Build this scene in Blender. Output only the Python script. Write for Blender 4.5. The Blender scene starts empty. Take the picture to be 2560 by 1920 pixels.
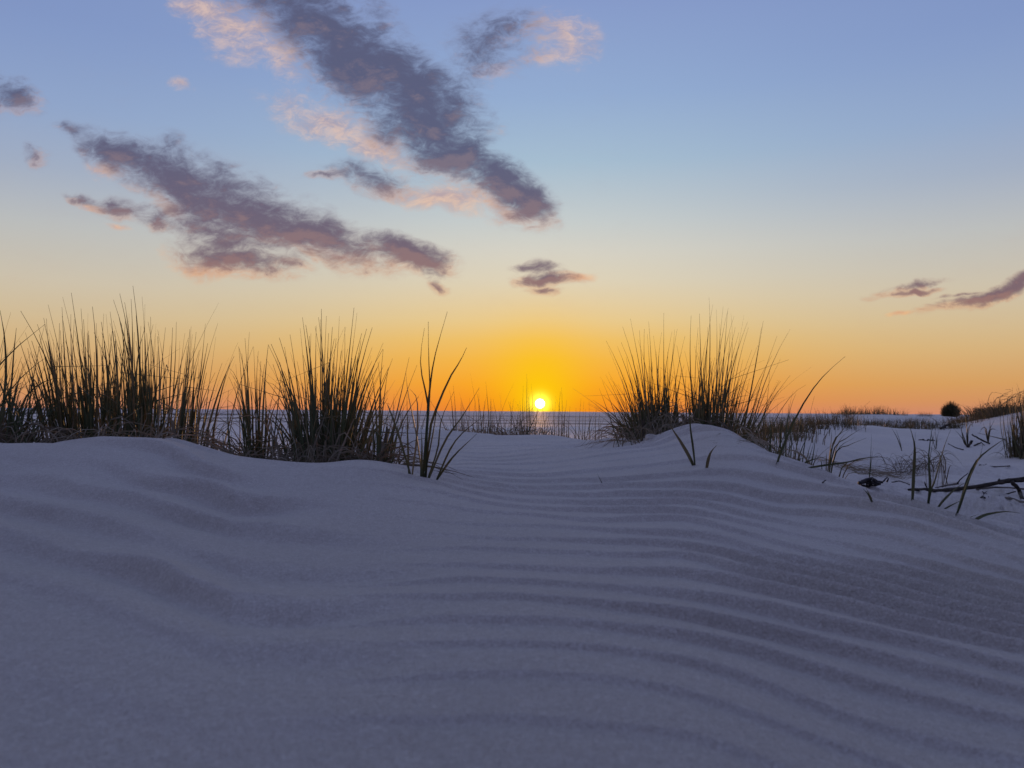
import bpy, math, random
import numpy as np
from mathutils import Vector, Matrix

random.seed(7)
rng = np.random.default_rng(7)
sc = bpy.context.scene
COL = sc.collection

# ------------------------------------------------------------------ camera
F = 1971.0                      # focal length in pixels of the 2560 px wide photograph
CW, CH = 2560.0, 1920.0
EYE = 1.75                      # camera height above sea level
PITCH, ROLL = math.radians(1.98), math.radians(0.41)
fw = Vector((0, math.cos(PITCH), math.sin(PITCH)))
r0 = Vector((1, 0, 0)); u0 = r0.cross(fw)
rt = r0 * math.cos(ROLL) + u0 * math.sin(ROLL)
up = -r0 * math.sin(ROLL) + u0 * math.cos(ROLL)
cam_data = bpy.data.cameras.new('camera'); cam = bpy.data.objects.new('camera', cam_data); COL.objects.link(cam)
cam.matrix_world = Matrix(((rt.x, up.x, -fw.x, 0), (rt.y, up.y, -fw.y, 0), (rt.z, up.z, -fw.z, EYE), (0, 0, 0, 1)))
cam_data.sensor_width = 36.0; cam_data.sensor_fit = 'HORIZONTAL'
cam_data.lens = 36.0 * F / CW
cam_data.clip_start = 0.02; cam_data.clip_end = 60000
cam_data.dof.use_dof = True; cam_data.dof.focus_distance = 2.5; cam_data.dof.aperture_fstop = 9.0
sc.camera = cam

def ray(px, row):
    d = fw + rt * ((px - CW / 2) / F) + up * ((CH / 2 - row) / F)
    return d
def P(px, row, y):
    """point seen at that place of the photograph, y metres in front of the camera"""
    d = ray(px, row); k = y / d.y
    return Vector((d.x * k, y, EYE + d.z * k))

# ------------------------------------------------------------------ light
SUN = ray(1350, 1009).normalized()
SUN_EL = math.asin(SUN.z); SUN_AZ = math.atan2(SUN.x, SUN.y)
sun_data = bpy.data.lights.new('sun', 'SUN'); sun = bpy.data.objects.new('sun', sun_data); COL.objects.link(sun)
sun_data.energy = 1.5; sun_data.angle = math.radians(0.53); sun_data.color = (1.0, 0.50, 0.18)
sun.rotation_euler = SUN.to_track_quat('Z', 'Y').to_euler()
sc.view_settings.view_transform = 'Standard'; sc.view_settings.look = 'None'
sc.view_settings.exposure = 0; sc.view_settings.gamma = 1

def lin(c, a=1.0):
    f = lambda v: v / 12.92 if v <= 0.04045 else ((v + 0.055) / 1.055) ** 2.4
    return (f(c[0] / 255), f(c[1] / 255), f(c[2] / 255), a)

class G:
    """small helper that strings shader nodes together"""
    def __init__(s, tree): s.t = tree; s.n = tree.nodes; s.l = tree.links
    def put(s, sock, v):
        if v is None: return
        if isinstance(v, bpy.types.NodeSocket): s.l.new(v, sock)
        else: sock.default_value = v
    def m(s, op, a, b=None, c=None, clamp=False):
        n = s.n.new('ShaderNodeMath'); n.operation = op; n.use_clamp = clamp
        s.put(n.inputs[0], a); s.put(n.inputs[1], b)
        if c is not None: s.put(n.inputs[2], c)
        return n.outputs[0]
    def v(s, op, a, b=None, scale=None):
        n = s.n.new('ShaderNodeVectorMath'); n.operation = op
        s.put(n.inputs[0], a); s.put(n.inputs[1], b)
        if scale is not None: s.put(n.inputs['Scale'], scale)
        return n.outputs['Value'] if op in ('LENGTH', 'DOT_PRODUCT', 'DISTANCE') else n.outputs[0]
    def xyz(s, a):
        n = s.n.new('ShaderNodeSeparateXYZ'); s.put(n.inputs[0], a); return n.outputs
    def comb(s, x, y, z=0.0):
        n = s.n.new('ShaderNodeCombineXYZ'); s.put(n.inputs[0], x); s.put(n.inputs[1], y); s.put(n.inputs[2], z); return n.outputs[0]
    def rng(s, a, lo, hi, o0=0.0, o1=1.0, kind='SMOOTHSTEP'):
        n = s.n.new('ShaderNodeMapRange'); n.interpolation_type = kind
        s.put(n.inputs[0], a)
        for i, q in enumerate((lo, hi, o0, o1)): s.put(n.inputs[1 + i], q)
        return n.outputs[0]
    def ramp(s, a, pts, mode='LINEAR'):
        n = s.n.new('ShaderNodeValToRGB'); s.put(n.inputs[0], a); cr = n.color_ramp; cr.interpolation = mode
        while len(cr.elements) > 1: cr.elements.remove(cr.elements[-1])
        cr.elements[0].position = pts[0][0]; cr.elements[0].color = pts[0][1]
        for p, c in pts[1:]:
            e = cr.elements.new(p); e.color = c
        return n.outputs[0]
    def mix(s, f, a, b, kind='MIX'):
        n = s.n.new('ShaderNodeMix'); n.data_type = 'RGBA'; n.blend_type = kind; n.clamp_factor = True
        s.put(n.inputs[0], f); s.put(n.inputs[6], a); s.put(n.inputs[7], b); return n.outputs[2]
    def noise(s, vec, scale, detail=4.0, rough=0.5, dist=0.0, dim='3D', out=0):
        n = s.n.new('ShaderNodeTexNoise'); n.noise_dimensions = dim
        s.put(n.inputs['Vector'], vec); s.put(n.inputs['Scale'], scale); s.put(n.inputs['Detail'], detail)
        s.put(n.inputs['Roughness'], rough); s.put(n.inputs['Distortion'], dist); return n.outputs[out]
    def map(s, vec, loc=(0, 0, 0), rot=(0, 0, 0), scale=(1, 1, 1), kind='POINT'):
        n = s.n.new('ShaderNodeMapping'); n.vector_type = kind
        s.put(n.inputs[0], vec); n.inputs[1].default_value = loc; n.inputs[2].default_value = rot; n.inputs[3].default_value = scale
        return n.outputs[0]

world = bpy.data.worlds.new('World'); sc.world = world; world.use_nodes = True
wt = world.node_tree; wt.nodes.clear(); g = G(wt)
tc = wt.nodes.new('ShaderNodeTexCoord'); D = tc.outputs['Generated']
dx, dy, dz = g.xyz(D)
el = g.m('MULTIPLY', g.m('ARCSINE', dz), 180 / math.pi)
az = g.m('MULTIPLY', g.m('ARCTAN2', dx, dy), 180 / math.pi)
daz = g.m('ABSOLUTE', g.m('SUBTRACT', az, math.degrees(SUN_AZ)))
e01 = g.m('DIVIDE', g.m('ADD', el, 2.0), 92.0, clamp=True)
pos = lambda d: (d + 2.0) / 92.0
S_SUN = [(-2, (215, 110, 45)), (0, (243, 134, 26)), (.8, (248, 148, 22)), (2, (248, 165, 34)), (3.7, (243, 181, 66)), (5.2, (238, 193, 102)), (6.6, (232, 203, 142)),
         (9.4, (222, 212, 186)), (11.5, (214, 212, 200)), (13.6, (199, 207, 207)), (17.7, (167, 192, 212)), (22, (149, 175, 213)), (28, (136, 157, 205)),
         (45, (136, 153, 203)), (65, (137, 150, 200)), (90, (136, 147, 196))]
S_SIDE = [(-2, (190, 130, 118)), (0, (208, 140, 114)), (.8, (212, 149, 102)), (2, (214, 161, 102)), (4.3, (214, 181, 132)), (6, (211, 190, 155)),
          (8, (206, 195, 175)), (11.5, (187, 190, 191)), (15, (160, 173, 197)), (18.6, (143, 164, 204)), (23.7, (128, 149, 198)),
          (28, (124, 145, 195)), (45, (130, 147, 198)), (65, (134, 147, 197)), (90, (136, 147, 196))]
S_BACK = [(-2, (56, 64, 98)), (0, (62, 70, 106)), (5, (74, 81, 118)), (10, (88, 92, 130)), (16, (98, 104, 146)), (26, (108, 118, 164)),
          (45, (120, 133, 183)), (65, (130, 142, 192)), (90, (136, 147, 196))]
c_sun = g.ramp(e01, [(pos(a), lin(c)) for a, c in S_SUN], 'LINEAR')
c_side = g.ramp(e01, [(pos(a), lin(c)) for a, c in S_SIDE], 'LINEAR')
c_back = g.ramp(e01, [(pos(a), lin(c)) for a, c in S_BACK], 'LINEAR')
wsun = g.m('EXPONENT', g.m('MULTIPLY', g.m('POWER', g.m('DIVIDE', daz, g.m('ADD', 17.0, g.m('MULTIPLY', g.m('MAXIMUM', el, 0.0), 0.35))), 2.0), -1.0))
wback = g.rng(daz, 40, 150)
sky = g.mix(wsun, c_side, c_sun)
sky = g.mix(wback, sky, c_back)
# the physical sky carries part of the light, at the same sun direction
nish = wt.nodes.new('ShaderNodeTexSky'); nish.sky_type = 'NISHITA'; nish.sun_disc = False
nish.sun_elevation = max(SUN_EL, math.radians(0.6)); nish.sun_rotation = SUN_AZ; nish.altitude = 2; nish.dust_density = 2.0
sky = g.mix(0.05, sky, g.v('SCALE', nish.outputs[0], scale=0.12))
# glow round the sun
ang = g.m('MULTIPLY', g.m('ARCCOSINE', g.v('DOT_PRODUCT', D, tuple(SUN))), 180 / math.pi)
def gauss(w): return g.m('EXPONENT', g.m('MULTIPLY', g.m('POWER', g.m('DIVIDE', ang, w), 2.0), -1.0))
GLOW = ray(1350, 945).normalized()
ang_g = g.m('MULTIPLY', g.m('ARCCOSINE', g.v('DOT_PRODUCT', D, tuple(GLOW))), 180 / math.pi)
sky = g.mix(g.m('MULTIPLY', g.m('EXPONENT', g.m('MULTIPLY', g.m('POWER', g.m('DIVIDE', ang_g, 3.3), 2.0), -1.0)), 0.8), sky, lin((253, 198, 14)))
sky = g.mix(g.m('MULTIPLY', gauss(1.5), 0.7), sky, lin((255, 212, 0)))
sky = g.v('ADD', sky, g.v('SCALE', (1.0, 0.85, 0.10), scale=g.m('MULTIPLY', gauss(0.62), 1.6)))
sky = g.v('ADD', sky, g.v('SCALE', (1.0, 0.92, 0.72), scale=g.rng(ang, 0.26, 0.36, 14.0, 0.0)))

# clouds, in directions of the sky (east-west and height over the western horizon)
CP = g.comb(g.m('DIVIDE', dx, g.m('MAXIMUM', dy, 0.05)), g.m('DIVIDE', dz, g.m('MAXIMUM', dy, 0.05)))
def cdir(px, row):
    d = ray(px, row); return (d.x / d.y, d.z / d.y, 0.0)
DARK = [(300, 385, 130, 60, 28, .9), (430, 440, 190, 80, 27, 1), (620, 530, 250, 105, 25, 1), (560, 590, 190, 75, 20, .8), (800, 590, 240, 75, 22, .9),
        (1020, 645, 130, 55, 16, 1.1), (590, 655, 190, 42, 14, .85), (730, 670, 90, 26, 8, .8),
        (40, 225, 110, 44, 20, .75), (190, 312, 66, 24, 8, .75), (85, 368, 50, 26, 30, .6), (310, 525, 75, 34, 8, .85), (380, 542, 50, 32, 0, .75),
        (215, 492, 75, 18, 12, .6), (-120, 190, 160, 70, 20, .8),
        (700, -40, 200, 110, 20, .9), (830, 70, 220, 120, 25, 1.0), (930, 160, 220, 115, 28, 1.05), (1040, 215, 160, 95, 30, .95), (1120, 270, 150, 75, 10, .75), (1090, 320, 190, 95, 35, .95),
        (1030, 335, 140, 66, 25, .85), (1140, 400, 165, 76, 28, .95), (1250, 470, 160, 70, 30, 1), (1320, 505, 80, 66, 20, 1.05),
        (930, 440, 150, 44, 8, .62), (800, 440, 60, 16, 5, .5), (1230, 130, 200, 90, -20, .55), (1190, 70, 90, 40, -25, .42),
        (1345, 660, 75, 17, 0, .75), (1360, 696, 95, 27, -3, .95), (1365, 726, 60, 17, 0, .8), (1093, 725, 42, 17, 10, .8),
        (2470, 742, 190, 24, -15, 1.0), (2600, 700, 170, 30, -17, 1.0), (2265, 738, 100, 11, -10, .8), (2280, 718, 100, 13, -18, .7), (2395, 737, 70, 8, -10, .7)]
WARM = [(500, 15, 110, 30, 5, .95), (600, 80, 160, 90, 20, .7), (690, 130, 120, 60, 20, .6), (680, 150, 60, 25, 10, .6), (820, 290, 190, 64, 18, .8), (960, 370, 140, 44, 22, .85),
        (1110, 500, 180, 34, 14, .85), (1240, 530, 110, 26, 12, .7), (1400, 105, 100, 90, -25, .68), (455, 222, 44, 17, 28, .75), (270, 425, 60, 32, 20, .6), (400, 500, 90, 30, 25, .5),
        (240, 518, 50, 14, 15, .6), (290, 572, 30, 10, 5, .7), (520, 660, 170, 30, 18, .6), (860, 650, 160, 24, 12, .6), (1440, 690, 60, 12, -12, .7), (2250, 793, 46, 8, -8, .75), (1350, 300, 10, 5, 0, .1)]
grp = bpy.data.node_groups.new('cloud_field', 'ShaderNodeTree')
grp.interface.new_socket('P', in_out='INPUT', socket_type='NodeSocketVector')
grp.interface.new_socket('dark', in_out='OUTPUT', socket_type='NodeSocketFloat')
grp.interface.new_socket('warm', in_out='OUTPUT', socket_type='NodeSocketFloat')
grp.interface.new_socket('fine', in_out='OUTPUT', socket_type='NodeSocketFloat')
h = G(grp); gi = grp.nodes.new('NodeGroupInput'); go = grp.nodes.new('NodeGroupOutput')
p0 = gi.outputs[0]
warp = h.v('SCALE', h.v('SUBTRACT', h.noise(p0, 8.0, 3.0, .55, out=1), (.5, .5, .5)), scale=0.075)
pw = h.v('ADD', p0, warp)
nv = h.map(h.v('ADD', p0, h.v('SCALE', warp, scale=.35)), rot=(0, 0, math.radians(22)), scale=(1.0, 1.9, 1.0))
fb = h.noise(nv, 15.0, 8.0, .62, 0.25)
fb2 = h.noise(nv, 36.0, 8.0, .72, 0.6)
nz = h.m('ADD', h.m('MULTIPLY', h.m('SUBTRACT', fb, .5), 2.0), h.m('MULTIPLY', h.m('SUBTRACT', fb2, .5), 1.9))
def field(bl):
    acc = None
    for px, row, a, b, ang_, w in bl:
        q = h.map(pw, loc=cdir(px, row), rot=(0, 0, -math.radians(ang_)), scale=(a * 1.25 / F, b * 1.36 / F, 1.0), kind='TEXTURE')
        n = grp.nodes.new('ShaderNodeTexGradient'); n.gradient_type = 'SPHERICAL'; h.l.new(q, n.inputs[0])
        t = h.m('MULTIPLY', n.outputs['Fac'], w * 1.25)
        acc = t if acc is None else h.m('SMOOTH_MAX', acc, t, 0.12)
    return acc
for k, bl in ((0, DARK), (1, WARM)):
    s_ = field(bl)
    edge = h.rng(s_, 0.0, 0.30)
    h.l.new(h.m('MULTIPLY', h.m('ADD', h.m('SUBTRACT', h.m('MULTIPLY', s_, 1.6), .10), nz), edge), go.inputs[k])
h.l.new(fb2, go.inputs[2])
def cloud(vec):
    n = wt.nodes.new('ShaderNodeGroup'); n.node_tree = grp; wt.links.new(vec, n.inputs[0]); return n.outputs
cd, cw, fine = cloud(CP)
# same field a little nearer to the sun: where it thins out the light comes through
tosun = g.v('NORMALIZE', g.v('SUBTRACT', cdir(1400, 1500), CP))
cd2, cw2, fine2 = cloud(g.v('ADD', CP, g.v('SCALE', tosun, scale=0.018)))
a_dark = g.rng(cd, -0.05, 1.45); a_warm = g.rng(cw, 0.0, 1.5)
lit = g.rng(g.m('SUBTRACT', cd, cd2), 0.02, 0.85)
core = g.rng(cd, 0.1, 1.1)
low = g.rng(el, 5.0, 20.0)
col_core = g.mix(low, lin((124, 98, 106)), lin((88, 91, 120)))
col_edge = g.mix(low, lin((182, 146, 130)), lin((134, 138, 164)))
col_lit = g.mix(low, lin((244, 170, 116)), lin((220, 178, 156)))
c_d = g.mix(core, col_edge, col_core)
c_d = g.mix(g.m('MULTIPLY', lit, g.rng(core, 1.3, 0.0)), c_d, col_lit)
c_w = g.mix(g.rng(fine, .35, .65), g.mix(low, lin((214, 150, 118)), lin((172, 156, 168))), g.mix(low, lin((244, 186, 128)), lin((224, 192, 176))))
csky = g.mix(g.m('MULTIPLY', a_warm, .8), sky, c_w)
csky = g.mix(g.m('MULTIPLY', a_dark, .96), csky, c_d)
bg1 = wt.nodes.new('ShaderNodeBackground'); bg2 = wt.nodes.new('ShaderNodeBackground')
K = 0.1
wt.links.new(g.v('SCALE', sky, scale=1 / K), bg1.inputs[0]); wt.links.new(g.v('SCALE', csky, scale=1 / K), bg2.inputs[0])
bg1.inputs[1].default_value = K; bg2.inputs[1].default_value = K
cx_, cy_, _ = g.xyz(CP)
def box_(lo, hi, v0, v1): return g.m('MULTIPLY', g.m('MULTIPLY', g.m('GREATER_THAN', cx_, lo), g.m('LESS_THAN', cx_, hi)), g.m('MULTIPLY', g.m('GREATER_THAN', cy_, v0), g.m('LESS_THAN', cy_, v1)))
inc = g.m('MULTIPLY', g.m('GREATER_THAN', dy, 0.1), g.m('MAXIMUM', box_(-.95, .15, .12, .75), box_(.44, 1.0, .09, .25)))
mx = wt.nodes.new('ShaderNodeMixShader'); wt.links.new(inc, mx.inputs[0]); wt.links.new(bg1.outputs[0], mx.inputs[1]); wt.links.new(bg2.outputs[0], mx.inputs[2])
wo = wt.nodes.new('ShaderNodeOutputWorld'); wt.links.new(mx.outputs[0], wo.inputs[0])
world.cycles.sampling_method = 'MANUAL'; world.cycles.sample_map_resolution = 512

# ------------------------------------------------------------------ terrain
def sstep(a, b, x):
    t = np.clip((x - a) / (b - a), 0, 1); return t * t * (3 - 2 * t)
def vnoise(x, y, seed=0):
    xi = np.floor(x).astype(np.int64); yi = np.floor(y).astype(np.int64); fx = x - xi; fy = y - yi
    fx = fx * fx * fx * (fx * (fx * 6 - 15) + 10); fy = fy * fy * fy * (fy * (fy * 6 - 15) + 10)
    def hsh(a, b):
        n = (a * 374761393 + b * 668265263 + seed * 362437) & 0x7fffffff
        n = ((n ^ (n >> 13)) * 1274126177) & 0x7fffffff
        n = ((n ^ (n >> 15)) * 2246822519) & 0x7fffffff
        return (n & 0xffff) / 65535.0 * 2 - 1
    return (hsh(xi, yi) * (1 - fx) + hsh(xi + 1, yi) * fx) * (1 - fy) + (hsh(xi, yi + 1) * (1 - fx) + hsh(xi + 1, yi + 1) * fx) * fy
def fbm(x, y, o=4, seed=0):
    s = 0; a = 0.5; t = 0
    for k in range(o):
        s = s + a * vnoise(x, y, seed + k); t += a; x = x * 2.03 + 17.1; y = y * 2.03 - 9.7; a *= .5
    return s / t

CTRL = []                                    # measured points of the sand: (x, y, z relative to the eye)
def cp(px, row, y, dz=0.0):
    p = P(px, row, y); CTRL.append((p.x, p.y, p.z - EYE + dz))
def cw_(x, y, z): CTRL.append((x, y, z))
# crest of the near dune on the left, then its back
CL = [(-250, 1114, 1.95), (-120, 1112, 1.95), (0, 1108, 1.9), (110, 1106, 1.9), (200, 1104, 1.9), (290, 1097, 1.9), (360, 1094, 1.9), (430, 1098, 1.9), (500, 1118, 1.87), (560, 1134, 1.83),
      (620, 1147, 1.8), (700, 1159, 1.76), (760, 1160, 1.75), (830, 1155, 1.75), (890, 1151, 1.74), (940, 1157, 1.72), (990, 1172, 1.7), (1040, 1190, 1.68), (1095, 1207, 1.66)]
for px, row, y in CL:
    cp(px, row, y)
for px, row, y in CL[:-3:2]:
    cp(px, row, y + .22, -.020); cp(px, row, y + .6, -.075); cp(px, row, y + 1.2, -.22)
# near sand
for px, row, y in [(-200, 1250, 1.42), (0, 1190, 1.63), (0, 1260, 1.36), (0, 1400, 1.0), (0, 1600, .68), (0, 1900, .46), (350, 1180, 1.6), (350, 1280, 1.3), (350, 1450, .9), (350, 1700, .58),
                   (640, 1220, 1.55), (640, 1320, 1.25), (640, 1550, .76), (640, 1900, .455), (900, 1200, 1.58), (900, 1270, 1.38), (900, 1400, 1.06), (1150, 1222, 1.68), (1150, 1290, 1.4), (1150, 1420, 1.0),
                   (1280, 1180, 2.2), (1280, 1220, 1.85), (1280, 1300, 1.38), (1280, 1500, .82), (1280, 1900, .455),
                   (1500, 1200, 2.0), (1500, 1280, 1.55), (1500, 1420, 1.05), (1740, 1100, 2.45), (1740, 1140, 2.2), (1740, 1200, 1.88), (1740, 1290, 1.5), (1740, 1420, 1.07), (1740, 1650, .68), (1740, 1900, .48),
                   (1950, 1250, 1.72), (1950, 1400, 1.2), (2150, 1330, 1.43), (2150, 1500, .98), (2150, 1750, .66), (2400, 1420, 1.2), (2400, 1600, .85), (2560, 1480, 1.08), (2560, 1700, .74), (2560, 1900, .57)]:
    cp(px, row, y)
# far crest in the middle and its back
CM = [(930, 1083, 4.3), (1040, 1079, 4.3), (1156, 1085, 4.2), (1247, 1094, 4.1), (1330, 1093, 4.0), (1395, 1092, 3.9), (1440, 1100, 3.7), (1518, 1100, 3.4), (1560, 1097, 3.2), (1650, 1085, 2.95), (1700, 1071, 2.8), (1740, 1065, 2.7), (1775, 1068, 2.62)]
for px, row, y in CM: cp(px, row, y)
for px, row, y in CM[:8]: cp(px, row, y + .5, -.05); cp(px, row, y + 1.6, -.25)
for px, row, y in CM[8:]: cp(px, row, y + .35, -.03); cp(px, row, y + .9, -.10); cp(px, row, y + 2.0, -.35)
for px, row, y in [(1000, 1110, 3.2), (1100, 1105, 3.3), (1100, 1140, 2.7), (1200, 1110, 3.2), (1200, 1140, 2.7), (1373, 1114, 2.95), (1300, 1124, 2.8), (1460, 1122, 2.75), (1560, 1117, 2.65), (1650, 1107, 2.6), (1400, 1150, 2.45), (1600, 1140, 2.35)]:
    cp(px, row, y)
for px, row, y in [(1420, 1120, 3.1), (1500, 1120, 3.0), (1580, 1112, 2.9)]: cp(px, row, y, -.012)
# ridge that falls away to the right, and the hollow behind it
CR = [(1820, 1079, 2.5), (1870, 1104, 2.38), (1920, 1129, 2.25), (1980, 1153, 2.12), (2050, 1180, 2.0), (2120, 1207, 1.88), (2210, 1237, 1.77), (2300, 1264, 1.66), (2400, 1294, 1.56), (2480, 1319, 1.47), (2560, 1341, 1.4), (2700, 1380, 1.3)]
for px, row, y in CR: cp(px, row, y); 
for px, row, y in CR[:3]: cp(px, row, y + .3, -.06); cp(px, row, y + .9, -.17)
for px, row, y in CR[3:]: cp(px, row, y + .25, -.05); cp(px, row, y + .6, -.09)
for px, row, y in [(2180, 1214, 3.8), (2130, 1198, 4.0), (2560, 1290, 3.2), (2450, 1270, 3.5), (2330, 1240, 3.9), (2560, 1250, 3.9), (2230, 1200, 4.6), (2400, 1225, 4.2), (2560, 1200, 5.0), (2400, 1180, 5.3), (2200, 1165, 5.6), (2100, 1150, 5.4), (2560, 1150, 6.5), (2400, 1140, 7.0), (2250, 1120, 7.8),
                   (2560, 1112, 8.2), (2430, 1108, 8.8), (2100, 1110, 7.0), (1980, 1110, 6.0), (2350, 1092, 10.0), (2250, 1086, 10.0), (2100, 1085, 8.6), (1980, 1085, 7.5),
                   (2330, 1076, 12.0), (2200, 1072, 11.5), (2060, 1067, 10.0), (1960, 1073, 9.0), (2440, 1070, 11.5), (2500, 1056, 11.5), (2560, 1041, 11.5), (2640, 1030, 11.5), (2750, 1035, 11.5),
                   (2560, 1036, 14), (2450, 1052, 15), (2350, 1062, 15), (2200, 1066, 14), (2060, 1070, 12), (1960, 1078, 11), (2240, 1058, 20), (2100, 1052, 18), (2000, 1060, 17), (2040, 1044, 26), (2380, 1042, 25), (2300, 1044, 32), (2480, 1042, 30), (2600, 1038, 30)]:
    cp(px, row, y)
for a, rr, z in [(32, 45, -.35), (22, 45, -.45), (40, 45, -.3), (15, 40, -1.1), (28, 75, -1.2), (40, 75, -.9), (18, 70, -1.5),
                 (8, 7.5, -.9), (8, 11, -1.35), (8, 25, -1.55), (12, 12, -1.2), (16, 16, -1.0), (0, 7, -.75), (0, 11, -1.3), (0, 25, -1.55), (-8, 7, -.7), (-8, 11, -1.3), (-8, 25, -1.55),
                 (-16, 5, -.55), (-16, 8, -1.1), (-16, 14, -1.45), (-16, 30, -1.55), (-26, 4.6, -.6), (-26, 8, -1.15), (-26, 14, -1.45), (-26, 30, -1.55), (-36, 4.6, -.55), (-36, 8, -1.0), (-36, 14, -1.4), (-36, 30, -1.55),
                 (-50, 1.5, -.13), (-50, 2.5, -.08), (-50, 5, -.4), (-50, 10, -1.0), (-50, 30, -1.5), (50, 1.2, -.24), (50, 2.5, -.36), (50, 5, -.4), (50, 12, -.15), (50, 30, -.2), (50, 60, -.6)]:
    cw_(rr * math.sin(math.radians(a)), rr * math.cos(math.radians(a)), z)
for a in (-180, -140, -100, -72, 72, 100, 140, 180):
    for rr, z in ((.3, -.21), (.9, -.22), (2.5, -.23), (7, -.3), (20, -.3), (60, -.5)):
        x = rr * math.sin(math.radians(a)); y = rr * math.cos(math.radians(a))
        CTRL.append((x, y, z, a))
for a in (-40, -20, 0, 20, 40): cw_(.25 * math.sin(math.radians(a)), .25 * math.cos(math.radians(a)), -.205)
ctrl = np.array([(math.radians(c[3]) if len(c) > 3 else math.atan2(c[0], c[1]), 0.55 * math.log(math.hypot(c[0], c[1])), c[2]) for c in CTRL])
def tps(r2): return r2 * np.log(r2 + 1e-12)
n = len(ctrl); A = np.zeros((n + 3, n + 3))
dd = (ctrl[:, None, 0] - ctrl[None, :, 0]) ** 2 + (ctrl[:, None, 1] - ctrl[None, :, 1]) ** 2
A[:n, :n] = tps(dd) + np.eye(n) * 2e-5
A[:n, n] = 1; A[:n, n + 1:] = ctrl[:, :2]; A[n:, :n] = A[:n, n:].T
wgt = np.linalg.solve(A, np.concatenate([ctrl[:, 2], np.zeros(3)]))
def base_h(x, y):
    a = np.arctan2(x, y); q = 0.55 * np.log(np.maximum(np.hypot(x, y), .15))
    out = wgt[n] + wgt[n + 1] * a + wgt[n + 2] * q
    for i in range(n):
        out = out + wgt[i] * tps((a - ctrl[i, 0]) ** 2 + (q - ctrl[i, 1]) ** 2)
    return out
# table of the smooth surface over (azimuth, log distance)
TA = np.linspace(-math.pi, math.pi, 1081); TQ = np.linspace(math.log(.15), math.log(90), 480)
ga, gq = np.meshgrid(TA, TQ, indexing='ij')
TAB = base_h(np.exp(gq) * np.sin(ga), np.exp(gq) * np.cos(ga))
def table(x, y):
    a = (np.arctan2(x, y) + math.pi) / (2 * math.pi) * 1080; q = (np.log(np.clip(np.hypot(x, y), .1501, 89.9)) - TQ[0]) / (TQ[-1] - TQ[0]) * 479
    i = np.clip(a.astype(int), 0, 1079); j = np.clip(q.astype(int), 0, 478); fa = a - i; fq = q - j
    return (TAB[i, j] * (1 - fa) + TAB[i + 1, j] * fa) * (1 - fq) + (TAB[i, j + 1] * (1 - fa) + TAB[i + 1, j + 1] * fa) * fq
def ripple(ph, w=.13):
    """one wind ripple: short steep lee side, long gentle windward side"""
    p = ph - np.floor(ph); up_ = p / w; dn = (p - w) / (1 - w)
    return np.where(p < w, -1 + 2 * up_ * up_ * (3 - 2 * up_), 1 - 2 * (dn * dn * (3 - 2 * dn) * .35 + dn * .65))
def height(x, y):
    """sand surface, relative to sea level"""
    x = np.asarray(x, float); y = np.asarray(y, float)
    r = np.hypot(x, y); z = table(x, y)
    far = sstep(45, 90, r); front = sstep(2.2, 1.2, np.abs(np.arctan2(x, y)))
    z = z * (1 - far) + far * (-1.62 * front - .6 * (1 - front))
    z = z - front * sstep(240, 420, r) * 1.2
    u = np.clip(x / np.maximum(y, .12), -1.1, 1.1)
    k = np.ones_like(x) + .10 * np.clip(u, 0, .2)
    k = k + 1.1 * np.where(u < -.35, -.35 - u, 0)
    cc = .36 + .50 * sstep(.85, 1.55, y * (1 + .6 * np.clip(u - .2, 0, .6)))
    ur = u - .20; k = k - cc * np.where(ur > 0, np.sqrt(ur * ur + .004) - .063, 0)
    Y = np.maximum(y, -1) / np.maximum(k, .62)
    wn = fbm(x * 2.1, y * 2.1, 3, 5); wn2 = fbm(x * 5.0 + 3, y * 8.0, 3, 11)
    ph = np.log(.070 + .026 * np.maximum(Y, .05)) / .026
    phR = ph + wn * .55 + wn2 * .20
    phL = ph * .50 + wn * .42 + wn2 * .12 + .3
    mL = sstep(-.05, -.30, u)
    am = np.clip(.82 + 1.2 * fbm(x * 1.6 + 8, y * 3.0 - 4, 3, 21), .15, 1.35)
    amL = np.clip(.45 + 1.5 * fbm(x * 1.5 + y * .9, y * 3.0 + x * 2.2, 3, 91), 0, 1.1)
    lamR = .070 + .026 * np.maximum(Y, .05)
    smooth_zone = 1 - .70 * np.exp(-(((u + .18) / .20) ** 2 + ((y - 1.30) / .38) ** 2))
    near = (.45 + .55 * sstep(.45, .95, y)) * sstep(8.5, 4.5, r) * sstep(-.6, .1, y) * smooth_zone
    ridge_r = .66 + 1.20 * sstep(.04, .34, u) * sstep(.45, 1.0, y)
    z = z + near * am * ((1 - mL) * ripple(phR) * lamR * .046 * ridge_r + mL * amL * ripple(phL, .28) * lamR * .165)
    # small wind ripples on the far and right-hand sand
    fr = sstep(2.6, 4.5, r) * sstep(26, 12, r)
    am2 = np.clip(.25 + 1.5 * fbm(x * .7, y * .5 + 40, 3, 33), 0, 1.2)
    z = z + fr * am2 * ripple((y * .92 + x * .12) / .33 + fbm(x * .8, y * 1.4, 3, 41) * 1.6, .25) * .010
    # hummocks
    hm = sstep(3.0, 6.0, r) * sstep(60, 30, r) * sstep(.15, .45, u)
    z = z + hm * (fbm(x * .9, y * .9, 4, 51) * .05 + fbm(x * .28, y * .28, 3, 61) * .10)
    z = z + sstep(12, 40, r) * front * fbm(x * .12, y * .05, 3, 71) * .10
    z = z + sstep(6, 1, r) * fbm(x * 3.2, y * 3.2, 3, 81) * .0035
    return z + EYE
def H0(x, y): return float(height(np.array([x]), np.array([y]))[0])

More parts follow.
